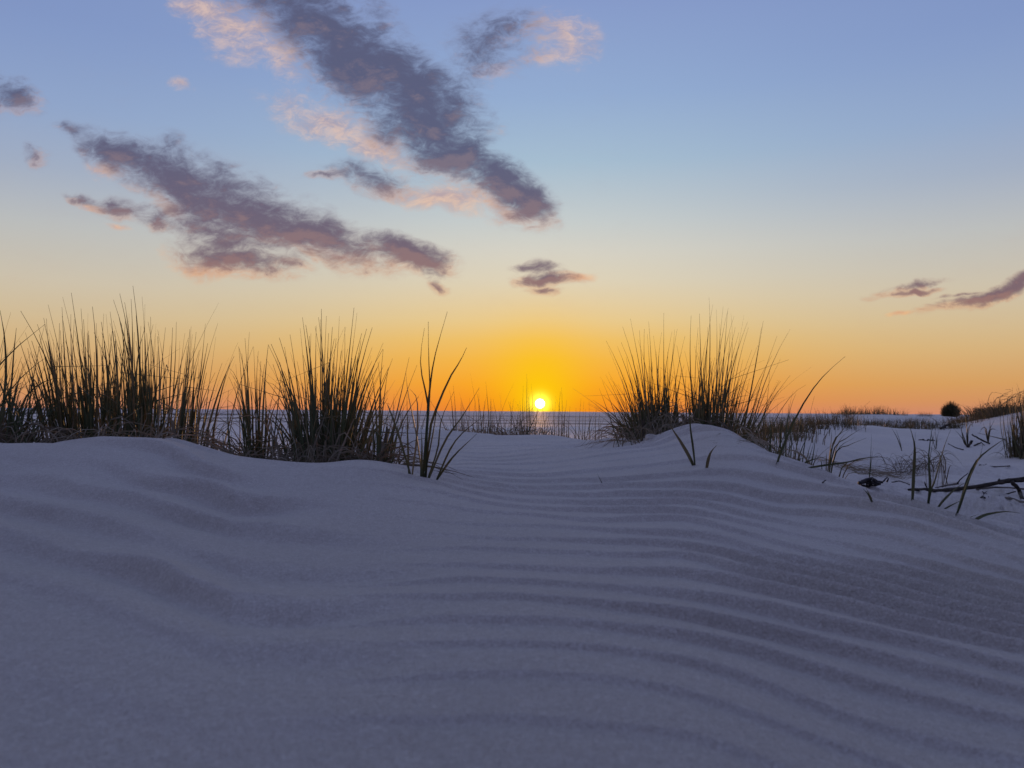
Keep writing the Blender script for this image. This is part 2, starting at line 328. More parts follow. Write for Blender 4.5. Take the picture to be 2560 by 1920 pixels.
def mesh_np(name, verts, quads, mat, smooth=True):
    me = bpy.data.meshes.new(name); me.vertices.add(len(verts)); me.vertices.foreach_set('co', verts.astype(np.float32).ravel())
    nq = len(quads); me.loops.add(nq * 4); me.polygons.add(nq)
    me.loops.foreach_set('vertex_index', quads.astype(np.int32).ravel())
    me.polygons.foreach_set('loop_start', np.arange(0, nq * 4, 4, dtype=np.int32)); me.polygons.foreach_set('loop_total', np.full(nq, 4, np.int32))
    me.update(calc_edges=True); me.polygons.foreach_set('use_smooth', np.full(nq, smooth)); me.materials.append(mat); me.update(); return me
def link(name, me, parent=None, **kw):
    o = bpy.data.objects.new(name, me); COL.objects.link(o)
    if parent is not None: o.parent = parent
    for k_, v_ in kw.items(): o[k_] = v_
    return o

def material(name):
    m = bpy.data.materials.new(name); m.use_nodes = True; t = m.node_tree; t.nodes.clear(); q = G(t)
    out = t.nodes.new('ShaderNodeOutputMaterial'); return m, q, out
def principled(q, col, rough=.8, spec=.3, normal=None):
    b = q.n.new('ShaderNodeBsdfPrincipled'); q.put(b.inputs['Base Color'], col); q.put(b.inputs['Roughness'], rough); q.put(b.inputs['Specular IOR Level'], spec)
    if normal is not None: q.l.new(normal, b.inputs['Normal'])
    return b.outputs[0]
def bump(q, hgt, strength, dist, nrm=None):
    b = q.n.new('ShaderNodeBump'); q.put(b.inputs['Strength'], strength); q.put(b.inputs['Distance'], dist); q.put(b.inputs['Height'], hgt)
    if nrm is not None: q.l.new(nrm, b.inputs['Normal'])
    return b.outputs[0]

# sand
MSAND, q, out = material('sand')
pos_ = q.n.new('ShaderNodeNewGeometry').outputs['Position']
big = q.noise(pos_, 1.4, 4, .55); grain = q.noise(pos_, 330, 4, .75); mott = q.noise(pos_, 95, 4, .7); speck = q.noise(pos_, 700, 2, .6)
c1 = q.mix(q.rng(big, .3, .7), (.67, .615, .55, 1), (.75, .69, .62, 1))
c1 = q.mix(q.m('MULTIPLY', q.rng(grain, .36, .66, 1.0, 0.0), .50), c1, (.44, .37, .31, 1))
c1 = q.mix(q.m('MULTIPLY', q.rng(grain, .56, .72), .45), c1, (.84, .76, .68, 1))
c1 = q.mix(q.m('MULTIPLY', q.rng(mott, .40, .62, 1.0, 0.0), .22), c1, (.44, .375, .32, 1))
c1 = q.mix(q.m('MULTIPLY', q.rng(speck, .69, .74), .8), c1, (.07, .06, .055, 1))
yy = q.xyz(pos_)[1]
wetmap = q.noise(q.map(pos_, scale=(.006, .045, 1)), 1.0, 4, .55)
wet = q.m('MULTIPLY', q.rng(yy, 45, 120), q.rng(wetmap, .46, .60))
c1 = q.mix(wet, c1, (.17, .155, .15, 1))
nb = bump(q, q.noise(pos_, 45, 7, .72), .9, .012)
nb = bump(q, q.noise(pos_, 450, 3, .7), .9, .003, nb)
farw = q.rng(yy, 18, 70)
q.l.new(principled(q, c1, q.rng(farw, 0, 1, .92, .72, 'LINEAR'), q.rng(farw, 0, 1, .10, .32, 'LINEAR'), nb), out.inputs[0])

rings = np.concatenate([np.exp(np.linspace(math.log(.16), math.log(.335), 60)), np.exp(np.linspace(math.log(.337), math.log(3.2), 760)), np.exp(np.linspace(math.log(3.22), math.log(40), 330)), np.exp(np.linspace(math.log(41), math.log(30000), 120))])
d2r = math.pi / 180
angs = np.concatenate([np.arange(-180, -75, 2.5), np.arange(-75, -39, .6), np.arange(-39, 39, .16), np.arange(39, 75, .6), np.arange(75, 180.01, 2.5)]) * d2r
angs[-1] = math.pi
RR, AA = np.meshgrid(rings, angs, indexing='ij')
X = RR * np.sin(AA); Y_ = RR * np.cos(AA); Z = height(X.ravel(), Y_.ravel()).reshape(X.shape)
import bisect
RL = rings.tolist(); AL = angs.tolist(); ZL = Z.tolist()
def H(x, y):
    """height of the sand at one spot, read off the mesh"""
    r = min(max(math.hypot(x, y), .1601), 29000); a = math.atan2(x, y)
    i = min(max(bisect.bisect_right(RL, r) - 1, 0), len(RL) - 2); j = min(max(bisect.bisect_right(AL, a) - 1, 0), len(AL) - 2)
    fr = (r - RL[i]) / (RL[i + 1] - RL[i]); fa = (a - AL[j]) / (AL[j + 1] - AL[j])
    return (ZL[i][j] * (1 - fr) + ZL[i + 1][j] * fr) * (1 - fa) + (ZL[i][j + 1] * (1 - fr) + ZL[i + 1][j + 1] * fr) * fa
verts = np.stack([X.ravel(), Y_.ravel(), Z.ravel()], 1)
nr, na = X.shape
ii, jj = np.meshgrid(np.arange(nr - 1), np.arange(na - 1), indexing='ij'); a0 = (ii * na + jj).ravel()
quads = np.stack([a0, a0 + 1, a0 + na + 1, a0 + na], 1)[:, ::-1]
# close the middle under the camera
ctr = len(verts); verts = np.vstack([verts, [[0, 0, H0(0, .001)]]])
jc = np.arange(0, na - 2, 2); cap = np.stack([np.full(len(jc), ctr), jc + 2, jc + 1, jc], 1)[:, ::-1]
gm = mesh_np('ground', verts, np.vstack([quads, cap]), MSAND)
link('ground', gm, kind='structure')

# sea
MSEA, q, out = material('sea_water')
pos_ = q.n.new('ShaderNodeNewGeometry').outputs['Position']
w1 = q.noise(q.map(pos_, scale=(.05, .30, 1)), 1.0, 5, .6)
foam = q.rng(q.noise(q.map(pos_, scale=(.004, .06, 1)), 1.0, 4, .55), .58, .68)
colw = q.mix(foam, (.50, .45, .42, 1), (.72, .66, .62, 1))
q.l.new(principled(q, colw, q.m('ADD', .74, q.m('MULTIPLY', foam, .2)), .3, bump(q, w1, .8, 1.0)), out.inputs[0])
xs = np.array([-30000, -8000, -2000, -600, 0, 600, 2000, 8000, 30000.]); ys = np.array([300, 420, 600, 1000, 2500, 8000, 30000.])
SX, SY = np.meshgrid(xs, ys, indexing='ij'); sv = np.stack([SX.ravel(), SY.ravel(), np.full(SX.size, 0.0)], 1)
ii, jj = np.meshgrid(np.arange(len(xs) - 1), np.arange(len(ys) - 1), indexing='ij'); a0 = (ii * len(ys) + jj).ravel()
link('sea', mesh_np('sea', sv, np.stack([a0, a0 + len(ys), a0 + len(ys) + 1, a0 + 1], 1), MSEA), kind='structure')

# ------------------------------------------------------------------ plants
def hit(px, row, y0=.3, y1=60):
    """where the line of sight meets the sand"""
    d = ray(px, row); ys = np.exp(np.linspace(math.log(y0), math.log(y1), 700)); t = ys / d.y
    z = EYE + d.z * t; hh = height(d.x * t, ys); b = np.nonzero(z <= hh)[0]
    i = b[0] if len(b) else len(ys) - 1
    return Vector((d.x * t[i], ys[i], float(hh[i])))

def mat_blade(name, c_a, c_b, c_dry, dry, trans=.16):
    m, q, out = material(name)
    oi = q.n.new('ShaderNodeObjectInfo').outputs['Random']
    ps = q.n.new('ShaderNodeNewGeometry').outputs['Position']
    c = q.mix(oi, c_a, c_b)
    streak = q.noise(q.map(ps, scale=(90, 90, 7)), 1.0, 3, .6)
    c = q.mix(q.m('MULTIPLY', q.rng(streak, .45, .75), .5), c, c_dry)
    c = q.mix(q.rng(q.m('FRACT', q.m('MULTIPLY', oi, 7.31)), 1 - dry, 1 - dry + .02), c, c_dry)
    b1 = principled(q, c, .6, .25)
    tr = q.n.new('ShaderNodeBsdfTranslucent'); q.put(tr.inputs[0], q.mix(.5, c, (.22, .12, .03, 1)))
    mx_ = q.n.new('ShaderNodeMixShader'); mx_.inputs[0].default_value = trans
    q.l.new(b1, mx_.inputs[1]); q.l.new(tr.outputs[0], mx_.inputs[2]); q.l.new(mx_.outputs[0], out.inputs[0]); return m
MGREEN = mat_blade('marram_green', (.040, .060, .028, 1), (.085, .105, .050, 1), (.19, .155, .085, 1), .10)
MOLIVE = mat_blade('marram_olive', (.065, .072, .034, 1), (.12, .11, .058, 1), (.22, .17, .095, 1), .22)
MSTRAW = mat_blade('marram_straw', (.17, .14, .10, 1), (.29, .24, .175, 1), (.11, .085, .06, 1), .2, .2)
MDARKGRASS = mat_blade('far_grass', (.045, .048, .024, 1), (.075, .066, .036, 1), (.13, .10, .06, 1), .15)

def catmull(pts, n):
    pts = [Vector(p) for p in pts]
    if len(pts) == 2: return [pts[0].lerp(pts[1], i / (n - 1)) for i in range(n)]
    e = [pts[0] * 2 - pts[1]] + pts + [pts[-1] * 2 - pts[-2]]; out_ = []
    m_ = len(pts) - 1
    for i in range(n):
        t = i / (n - 1) * m_; k_ = min(int(t), m_ - 1); f = t - k_; a, b, c, d = e[k_:k_ + 4]
        out_.append(.5 * ((2 * b) + (c - a) * f + (2 * a - 5 * b + 4 * c - d) * f * f + (3 * b - a - 3 * c + d) * f ** 3))
    return out_
def bez(B, C, T, n): return [B * (1 - t) ** 2 + C * 2 * t * (1 - t) + T * t * t for t in (i / (n - 1) for i in range(n))]

def strip(V, Fc, pts, w, fold=.45, flat=False, tip=.55):
    """adds one leaf: a strip folded along its midrib, fine at the tip"""
    n_ = len(pts); ang_ = random.uniform(0, math.pi); tw = random.uniform(-.9, .9); base = len(V)
    for i, p in enumerate(pts):
        t = i / (n_ - 1); tg = (pts[min(i + 1, n_ - 1)] - pts[max(i - 1, 0)]).normalized()
        s1 = tg.cross(Vector((0, 1, .05)));  s1 = s1.normalized() if s1.length > 1e-4 else Vector((1, 0, 0)); s2 = tg.cross(s1)
        a = ang_ * .5 - .8 + tw * t; sd = s1 * math.cos(a) + s2 * math.sin(a); nn = tg.cross(sd)
        ww = w * .5 * (.75 + .25 * min(1, t * 5)) * (1 if t < tip else max(.16, 1 - ((t - tip) / (1 - tip)) ** 1.1))
        if flat: V += [p - sd * ww, p + sd * ww]
        else: V += [p - sd * ww + nn * ww * fold, p - nn * ww * fold, p + sd * ww + nn * ww * fold]
    k_ = 2 if flat else 3
    for i in range(n_ - 1):
        for j in range(k_ - 1):
            a = base + i * k_ + j; Fc.append((a, a + 1, a + k_ + 1, a + k_))
def build(name, V, Fc, mat, parent=None, org=Vector((0, 0, 0)), smooth=True, **kw):
    me = bpy.data.meshes.new(name); me.from_pydata([tuple(v - org) for v in V], [], Fc); me.materials.append(mat)
    me.polygons.foreach_set('use_smooth', [smooth] * len(Fc)); me.update()
    return link(name, me, parent, **kw)
def blade(parent, org, pts, w, mat, name='blade', tip=.36):
    V, Fc = [], []; strip(V, Fc, pts, w * .80, tip=tip); return build(name, V, Fc, mat, parent, org)
def thing(name, org, label, cat, group=None):
    o = bpy.data.objects.new(name, None); COL.objects.link(o); o.location = org; o.empty_display_size = .05
    o['label'] = label; o['category'] = cat
    if group: o['group'] = group
    return o
def tube(V, Fc, pts, rad, sides=6, rough=0.0, cap=True):
    base = len(V); n_ = len(pts); ref = Vector((.3, .2, 1))
    for i, p in enumerate(pts):
        tg = (pts[min(i + 1, n_ - 1)] - pts[max(i - 1, 0)]).normalized(); s1 = tg.cross(ref)
        if s1.length < 1e-3: s1 = tg.cross(Vector((1, 0, 0)))
        s1.normalize(); s2 = tg.cross(s1)
        for k_ in range(sides):
            a = 2 * math.pi * k_ / sides; r_ = rad[i] * (1 + rough * random.uniform(-1, 1)); V.append(p + s1 * math.cos(a) * r_ + s2 * math.sin(a) * r_)
    for i in range(n_ - 1):
        for k_ in range(sides):
            a = base + i * sides + k_; b = base + i * sides + (k_ + 1) % sides; Fc.append((a, b, b + sides, a + sides))
    if cap:
        Fc.append(tuple(base + k_ for k_ in range(sides))[::-1]); Fc.append(tuple(base + (n_ - 1) * sides + k_ for k_ in range(sides)))

def thatch(parent, org, cx, cy, sx, sy, n_, hgt, mat, name='dead_leaves', lean=0.0, w=(.0025, .005), out_=(.06, .26)):
    V, Fc = [], []
    for _ in range(n_):
        x = cx + random.gauss(0, .5) * sx; y = cy + random.gauss(0, .5) * sy; z0 = H(x, y) - .005
        a = random.uniform(0, 2 * math.pi); L = random.uniform(*out_)
        h1 = random.uniform(.15, 1.0) * hgt; x2 = x + math.cos(a) * L + lean * L; y2 = y + math.sin(a) * L * .8
        z2 = H(x2, y2) + random.choice((0.003, 0.003, random.uniform(0, .7) * h1))
        B = Vector((x, y, z0)); T = Vector((x2, y2, z2)); C = Vector((x + (x2 - x) * random.uniform(.2, .6), y + (y2 - y) * .4, max(z0, z2) + h1 * 1.1))
        if random.random() < .22:                      # broken stalk that stands up
            T = B + Vector((random.gauss(0, .03), random.gauss(0, .03), h1 * 1.2)); C = B.lerp(T, .5) + Vector((random.gauss(0, .01), 0, 0))
        strip(V, Fc, bez(B, C, T, 6), random.uniform(*w), flat=True, tip=.4)
    return build(name, V, Fc, mat, parent, org, kind='stuff')

def tuft(label, d, base, tips, comp, mat=MGREEN, w=(.004, .0065), depth=.16, frac=(.5, .95), spread=.05, th=120, thh=.10, group=None, stalks=0, mat2=None, bundle=.02, arcs=(), th_mat=None, dn=.0, seedv=None, fine=10):
    if seedv is not None: random.seed(seedv)
    c0 = P((base[0] + base[1]) / 2, 1030, d); org = Vector((c0.x, d, H(c0.x, d)))
    root = thing('grass_tuft', org, label, 'grass tuft', group)
    lo = min(t[0] for t in tips); hi = max(t[0] for t in tips); cnt = 0
    roots = []
    for (px, row) in tips:
        f = (px - lo) / max(1, hi - lo); f = min(1, max(0, f + random.uniform(-.10, .10)))
        bx_ = base[0] + (base[1] - base[0]) * f; y = d + random.uniform(-1, 1) * depth
        q0 = P(bx_, 1030, y); B = Vector((q0.x, y, H(q0.x, y) - .012)); roots.append(B.copy())
        T = P(px, row, y + random.uniform(-.14, .14) * d * .4)
        L = (T - B).length
        for k_ in range(1 + comp):
            if k_ == 0: Tk, Bk, ww = T, B, random.uniform(*w) * 1.05
            else:
                fr = random.uniform(*frac); Bk = B + Vector((random.gauss(0, bundle), random.gauss(0, bundle), 0)); Bk.z = H(Bk.x, Bk.y) - .012
                Tk = Bk + (T - B) * fr + Vector((random.gauss(0, spread) * L, random.gauss(0, spread) * L, random.gauss(0, .02) * L)); ww = random.uniform(*w)
            dv = Tk - Bk; C = Bk + Vector((dv.x * random.uniform(.15, .5) + random.gauss(0, .035) * L, dv.y * .3, dv.z * random.uniform(.50, .66)))
            pts = bez(Bk, C, Tk, 8); m_ = (mat2 if mat2 and random.random() < .25 else mat)
            if k_ > 0 and random.random() < .13:         # snapped: the upper part hangs or points sideways
                i0 = random.choice((3, 4, 5)); sd_ = random.choice((-1, 1)); v_ = Vector((sd_ * random.uniform(.4, 1.2), random.gauss(0, .4), random.uniform(-1.0, .5))).normalized() * (L * random.uniform(.25, .5))
                pts = pts[:i0 + 1] + [pts[i0] + v_ * (j + 1) / (7 - i0) for j in range(7 - i0)]
            blade(root, org, pts, ww, m_); cnt += 1
    for _ in range(fine):                               # thin odd leaves that cross the others
        B = random.choice(roots) + Vector((random.gauss(0, .02), random.gauss(0, .02), 0)); L = min((T - B).length, .5) * random.uniform(.45, 1.0); a_ = random.gauss(0, .42)
        Tk = B + Vector((math.sin(a_) * L, random.gauss(0, .15) * L, math.cos(a_) * L)); C = B + Vector((math.sin(a_) * L * random.uniform(.1, .35), 0, L * random.uniform(.45, .65)))
        if random.random() < .4: Tk.z -= L * random.uniform(.1, .5)
        blade(root, org, bez(B, C, Tk, 8), random.uniform(.0022, .0038), random.choice((mat, MOLIVE, MSTRAW)))
    for (bx_, px, row, bulge) in arcs:                  # outer leaves that bow down
        y = d + random.uniform(-1, 1) * depth; q0 = P(bx_, 1030, y); B = Vector((q0.x, y, H(q0.x, y) - .01)); T = P(px, row, y + random.uniform(-.1, .1))
        C = B.lerp(T, .45) + Vector((0, 0, bulge)); blade(root, org, bez(B, C, T, 8), random.uniform(*w), mat)
    for _ in range(stalks):
        B = random.choice(roots); T = B + Vector((random.gauss(0, .012), random.gauss(0, .012), random.uniform(.05, .13))); V, Fc = [], []
        r_ = random.uniform(.003, .0055); tube(V, Fc, [B, B.lerp(T, .5) + Vector((random.gauss(0, .004), 0, 0)), T], [r_, r_ * 1.05, r_ * .7], 6, .12, False); build('stem', V, Fc, MSTRAW, root, org)
    if th:
        sx = abs(P(base[1], 1030, d).x - P(base[0], 1030, d).x); thatch(root, org, org.x, d - .02, sx * .62 + .03, depth * 1.2 + .04, th, thh, th_mat or MSTRAW, lean=dn)
    return root
def px_tuft(label, base, paths, mat=MGREEN, w=.005, group=None, dy=0.0, name='grass_tuft', y=None, cat='grass tuft'):
    """a few leaves whose course is known one by one: paths start at the sand"""
    b0 = hit(*base) if y is None else None
    if b0 is None: q0 = P(base[0], 1030, y); b0 = Vector((q0.x, y, H(q0.x, y)))
    root = thing(name, b0, label, cat, group)
    for pth in paths:
        w_ = w
        if isinstance(pth[-1], (int, float)): w_ = pth[-1]; pth = pth[:-1]
        n_ = len(pth); lean = random.uniform(-.10, .10); pts = []
        for i, (px, row) in enumerate(pth):
            f = i / (n_ - 1); pts.append(P(px, row, b0.y + dy * f + lean * f * f))
        pts[0].z = min(pts[0].z, H(pts[0].x, pts[0].y) - .004)
        blade(root, b0, catmull(pts, 9), w_, mat)
    return root

R1 = lambda L: [(x * .3165, 700 + y * .3165) for x, y in L]
R2 = lambda L: [(600 + x * .3165, 700 + y * .3165) for x, y in L]
R7 = lambda L: [(1500 + x * .217, 740 + y * .217) for x, y in L]
S4 = lambda L: [(1120 + x * .1808, 900 + y * .1808) for x, y in L]
Q1 = lambda L: [(2160 + x * .1808, 900 + y * .1808) for x, y in L]
Q2 = lambda L: [(2160 + x * .1808, 1100 + y * .1808) for x, y in L]
K3 = lambda L: [(1900 + x * .1356, 1000 + y * .1356) for x, y in L]

tuft('sprawling grass tuft cut by the left edge, beside the big dense dark tuft', 2.25, (-130, 75),
     [(0, 776), (41, 820), (112, 811), (-60, 740), (-30, 830), (20, 868), (30, 890), (75, 885), (62, 905), (-90, 800), (130, 885), (10, 850), (92, 862), (-10, 900), (50, 930), (100, 930)], 6, fine=50,
     spread=.11, th=260, thh=.13, arcs=[(0, 130, 935, .10), (20, 150, 960, .12), (-20, 90, 985, .10), (30, 200, 985, .12), (60, 190, 1000, .08), (-40, 60, 960, .10)], mat2=MOLIVE, seedv=1)
random.seed(21)
px_tuft('few long thick blades crossing at the left edge, before the sprawling tuft', (10, 1112), [[(-8, 1112), (14, 960), (12, 850), (0, 776), .008], [(14, 1112), (30, 960), (35, 880), (41, 820), .008], [(-90, 1112), (-30, 960), (30, 880), (112, 811), .007],
        [(-60, 1110), (20, 985), (80, 920), (130, 884), .007], [(60, 1110), (10, 980), (-40, 880), (-80, 830), .008], [(70, 1110), (30, 990), (-10, 930), .006], [(20, 1110), (60, 1000), (120, 950), (190, 945), .006], [(40, 1110), (75, 960), (62, 880), .006], [(90, 1110), (75, 1000), (55, 930), .006]], y=2.12)
tuft('biggest and densest dark grass tuft, behind the crest of the near dune', 2.42, (135, 400),
     R1([(380, 195), (490, 215), (495, 135), (563, 100), (640, 225), (695, 265), (730, 210), (820, 265), (838, 270), (870, 250), (895, 320), (935, 270), (985, 175), (1020, 265), (1035, 150), (1050, 45), (1122, 130), (1145, 190),
         (1190, 290), (1210, 350), (1255, 400), (1308, 375), (345, 300), (295, 350), (200, 415), (310, 430), (380, 420), (470, 340), (560, 270), (660, 310), (760, 340), (800, 330), (905, 400), (960, 340), (1075, 280), (1170, 330), (1230, 420), (420, 470), (360, 480), (590, 400), (700, 400), (250, 480)]), 5, fine=40,
     w=(.005, .0085), depth=.22, frac=(.5, .95), spread=.06, th=300, thh=.13, stalks=10, mat2=MOLIVE, arcs=[(150, 60, 930, .12), (160, 55, 960, .10), (140, 70, 900, .15), (380, 450, 985, .10), (170, 110, 985, .1)], seedv=2)
tuft('loose row of upright grass stems between the dense tuft and the narrow sheaf', 2.32, (420, 545),
     R1([(1363, 375), (1393, 330), (1510, 365), (1500, 390), (1460, 420), (1520, 430), (1550, 410), (1622, 345), (1722, 340), (1705, 450), (1640, 500), (1590, 520), (1480, 520), (1420, 480), (2000, 525), (1880, 490), (1850, 600)]), 2, fine=40,
     w=(.0045, .007), depth=.2, th=170, thh=.10, stalks=7, mat2=MOLIVE, spread=.06, seedv=3)
tuft('narrow grass sheaf with outer leaves bowing to both sides, on a tan stalk', 2.2, (630, 662),
     R1([(1970, 410), (1935, 460), (2003, 525), (2040, 560), (2120, 510), (2060, 640), (1910, 580), (1890, 540)]) + [(690, 958), (600, 960)], 3, fine=24,
     w=(.0045, .007), depth=.10, th=120, thh=.09, stalks=6, arcs=[(640, 573, 920, .14), (642, 575, 930, .12), (640, 585, 955, .10), (638, 568, 1000, .10), (640, 582, 940, .13), (650, 700, 990, .08), (645, 560, 1065, .06)], mat2=MOLIVE, seedv=4)
tuft('dense fan of grass with pale broken stalks at its foot, mid near dune', 2.12, (755, 885),
     R2([(493, 295), (643, 228), (683, 285), (620, 295), (635, 310), (602, 360), (475, 380), (395, 430), (310, 455), (222, 510), (245, 505), (260, 665), (730, 370), (828, 370), (901, 218), (925, 260), (1045, 375), (1000, 385),
         (1045, 530), (850, 545), (890, 530), (985, 575), (1105, 640), (520, 355), (560, 420), (700, 420), (760, 460), (955, 480), (450, 640), (800, 560), (1130, 545), (1175, 690)]), 5, fine=45,
     w=(.005, .008), depth=.14, th=260, thh=.14, stalks=16, spread=.065, mat2=MOLIVE, arcs=[(780, 655, 970, .10), (780, 640, 1010, .10), (775, 665, 955, .14), (785, 690, 950, .15), (780, 640, 1025, .06), (870, 985, 1040, .06), (880, 1000, 1030, .07), (780, 690, 1090, .04), (800, 690, 1105, .03)], seedv=5)
tuft('small grass clump with a frayed foot, between the dense fan and the long bare blades', 2.0, (945, 962),
     [(958, 873), (971, 919), (945, 905), (1023, 893), (1043, 912), (1000, 1035), (990, 1000), (930, 935)], 1, w=(.0045, .0065), depth=.05, th=60, thh=.06, stalks=4, seedv=6)
random.seed(61)
px_tuft('sparse clump of long bare blades rising from the end of the near dune crest', (1060, 1194),
        [R2([(1440, 1550), (1475, 1150), (1482, 960), (1440, 780), (1425, 600), (1457, 380)]), R2([(1448, 1552), (1475, 1250), (1492, 1000), (1500, 830), (1490, 600), (1487, 330)]),
         R2([(1465, 1560), (1482, 1100), (1505, 820), (1545, 580), (1638, 250)]) + [.0065], R2([(1470, 1560), (1500, 1200), (1560, 1000), (1660, 770), (1740, 640), (1790, 535)]) + [.0075],
         R2([(1350, 1525), (1260, 1250), (1180, 1020), (1160, 980)]) + [.006], R2([(1335, 1518), (1325, 1200), (1318, 870)]), R2([(1360, 1525), (1400, 1230), (1400, 950), (1340, 860)]) + [.006],
         R2([(1490, 1565), (1620, 1270), (1760, 1070), (1890, 850)]), R2([(1545, 1590), (1700, 1270), (1940, 1060)]), R2([(1545, 1592), (1680, 1400), (1870, 1215)]) + [.006],
         R2([(1455, 1555), (1520, 1250), (1560, 1000), (1600, 880)]), R2([(1440, 1550), (1400, 1250), (1330, 900), (1310, 720)]), R2([(1478, 1560), (1560, 1330), (1590, 1100), (1690, 880)]), R2([(1430, 1550), (1440, 1350), (1430, 1150)]) + [.007]], w=.0055)
# sparse line of grass in front of the sun, behind the far crest
SP = [('wispy grass clump behind the far crest, leftmost of the thin row before the sun', (1135, 1195), [(70, 335), (20, 420), (180, 520), (50, 640), (300, 520), (425, 380), (190, 560), (380, 540), (110, 700)], 2, 30),
      ('thin crossing grass stems behind the far crest, second clump of the row before the sun', (1205, 1240), [(400, 460), (520, 300), (590, 520), (590, 560), (620, 640), (480, 660), (640, 700), (560, 780)], 2, 31),
      ('thin grass stems with one thick straight blade, just before the clump at the sun', (1250, 1290), [(625, 545), (860, 565), (910, 530), (700, 680), (760, 740), (980, 690)], 2, 32),
      ('upright thick grass sheaf standing just beside the sun disc', (1296, 1330), [(990, 560), (1040, 350), (1090, 190), (1100, 260), (1060, 560), (1150, 335), (1110, 600), (1000, 620), (1130, 640)], 3, 33),
      ('low tangled grass clump directly under the sun disc', (1332, 1372), [(1180, 480), (1240, 680), (1320, 690), (1420, 660), (1290, 700), (1370, 720), (1200, 640), (1490, 560)], 3, 34),
      ('grass clump with two tall thin stems, first to the other side of the sun', (1380, 1425), [(1480, 700), (1570, 380), (1555, 430), (1690, 640), (1600, 640), (1520, 700), (1650, 700)], 3, 35),
      ('bushy low grass clump in a dip, beside the fine tall tuft', (1436, 1500), [(1770, 660), (1840, 530), (1880, 570), (1950, 550), (2050, 600), (2110, 640), (1900, 680), (1980, 700), (2070, 640)], 4, 36)]
for lb, bs, tp, cm, sd in SP:
    tuft(lb, 4.75, bs, S4(tp), cm, mat=MOLIVE, w=(.004, .0065), depth=.18, frac=(.3, .9), spread=.16, th=130, thh=.13, fine=22, group='sparse grass row before the sun', seedv=sd, bundle=.03)
tuft('fine low grass far behind the dense fan, on the back of the far crest', 5.2, (950, 1060), [(955, 990), (970, 1005), (985, 985), (1000, 1010), (1012, 990), (1030, 1000), (1045, 1010), (1060, 985), (1080, 1000)], 4, mat=MOLIVE, w=(.004, .006), depth=.2, frac=(.4, 1), spread=.12, th=80, seedv=37)
tuft('fine grass tuft with a dark dense core, nearest to the sun on the dune crest', 3.2, (1572, 1672),
     R7([(70, 515), (95, 600), (245, 535), (200, 580), (260, 355), (350, 260), (455, 395), (510, 380), (545, 440), (435, 500), (615, 455), (560, 290), (735, 195), (650, 640), (680, 650), (830, 410), (860, 380), (890, 380), (710, 420), (0, 930), (65, 905), (980, 460), (-320, 1060), (380, 780), (600, 760), (780, 640), (300, 700), (150, 980), (30, 1140)]), 8, fine=34,
     mat=MGREEN, w=(.004, .006), depth=.20, frac=(.28, .72), spread=.04, th=260, thh=.14, mat2=MOLIVE, bundle=.03, stalks=4, seedv=8)
tuft('tallest fine grass tuft, standing behind the rippled dune peak', 3.12, (1726, 1858),
     R7([(1050, 225), (1145, 205), (1130, 360), (1125, 430), (1255, 10), (1300, 95), (1340, 150), (1420, 120), (1480, 135), (1470, 170), (1510, 200), (1545, 230), (1660, 220), (1700, 300), (1560, 360), (1710, 360), (1880, 290), (1860, 360), (2190, 385), (2040, 460), (1820, 565),
         (1980, 690), (2080, 725), (1240, 360), (975, 635), (885, 570), (2190, 915), (2080, 980), (2212, 1140), (1380, 320), (1600, 420), (1750, 620), (1200, 600), (1500, 420), (1040, 800), (1900, 900)]), 6, fine=40,
     mat=MGREEN, w=(.004, .006), depth=.22, frac=(.3, .75), spread=.04, th=280, thh=.14, mat2=MOLIVE, bundle=.03, stalks=6, arcs=[(1860, 1960, 965, .14), (1870, 1985, 1035, .10), (1880, 2015, 962, .16)], seedv=9)
tuft('low dense grey-green grass behind the ridge, beside the tallest fine tuft', 3.5, (1830, 1965), [(1830, 1020), (1845, 1000), (1862, 1010), (1880, 1030), (1895, 1000), (1905, 1040), (1920, 1015), (1938, 1030), (1950, 1050), (1965, 1020), (1875, 1045), (1930, 1060)], 8,
     mat=MOLIVE, w=(.003, .005), depth=.35, frac=(.4, 1.0), spread=.12, th=240, thh=.14, bundle=.05, seedv=10)
random.seed(11)
px_tuft('single long curved grass blade arching over the falling ridge', (1941, 1165), [[(1941, 1165), (1952, 1128), (1987, 1046), (2028, 977), (2066, 932), (2113, 891), .0085]], name='grass_shoot', cat='grass shoot')
tuft('upright thin stems with reddish feet on the ridge, beside the long curved blade', 2.32, (1922, 2002), [(1983, 977), (1990, 984), (1972, 1010), (2036, 990), (1958, 1015), (1945, 1005), (2008, 1030), (2025, 1082), (2030, 1100), (1925, 1020), (1935, 1040)], 1, w=(.003, .005), depth=.10, th=40, thh=.05, frac=(.5, .9), spread=.08, stalks=5, seedv=12)
random.seed(13)
px_tuft('splayed grass clump with rusty foot leaning over, behind the falling ridge', (2062, 1176),
        [[(2062, 1178), (2075, 1130), (2110, 1070), (2140, 1035), (2176, 1002)], [(2064, 1178), (2080, 1120), (2100, 1085), (2124, 1072)], K3([(1180, 1250), (1350, 950), (1600, 700), (1900, 510)]), K3([(1190, 1260), (1380, 1010), (1650, 830), (1960, 700)]), K3([(1190, 1260), (1400, 980), (1740, 690)]),
         K3([(1160, 1260), (1300, 900), (1330, 500)]), K3([(1170, 1260), (1290, 960), (1320, 690)]), K3([(1180, 1260), (1400, 900), (1650, 540)]), K3([(1150, 1270), (1130, 1150), (1040, 1180)]), K3([(1200, 1265), (1220, 1100), (1225, 960)])], w=.0055, y=3.0)
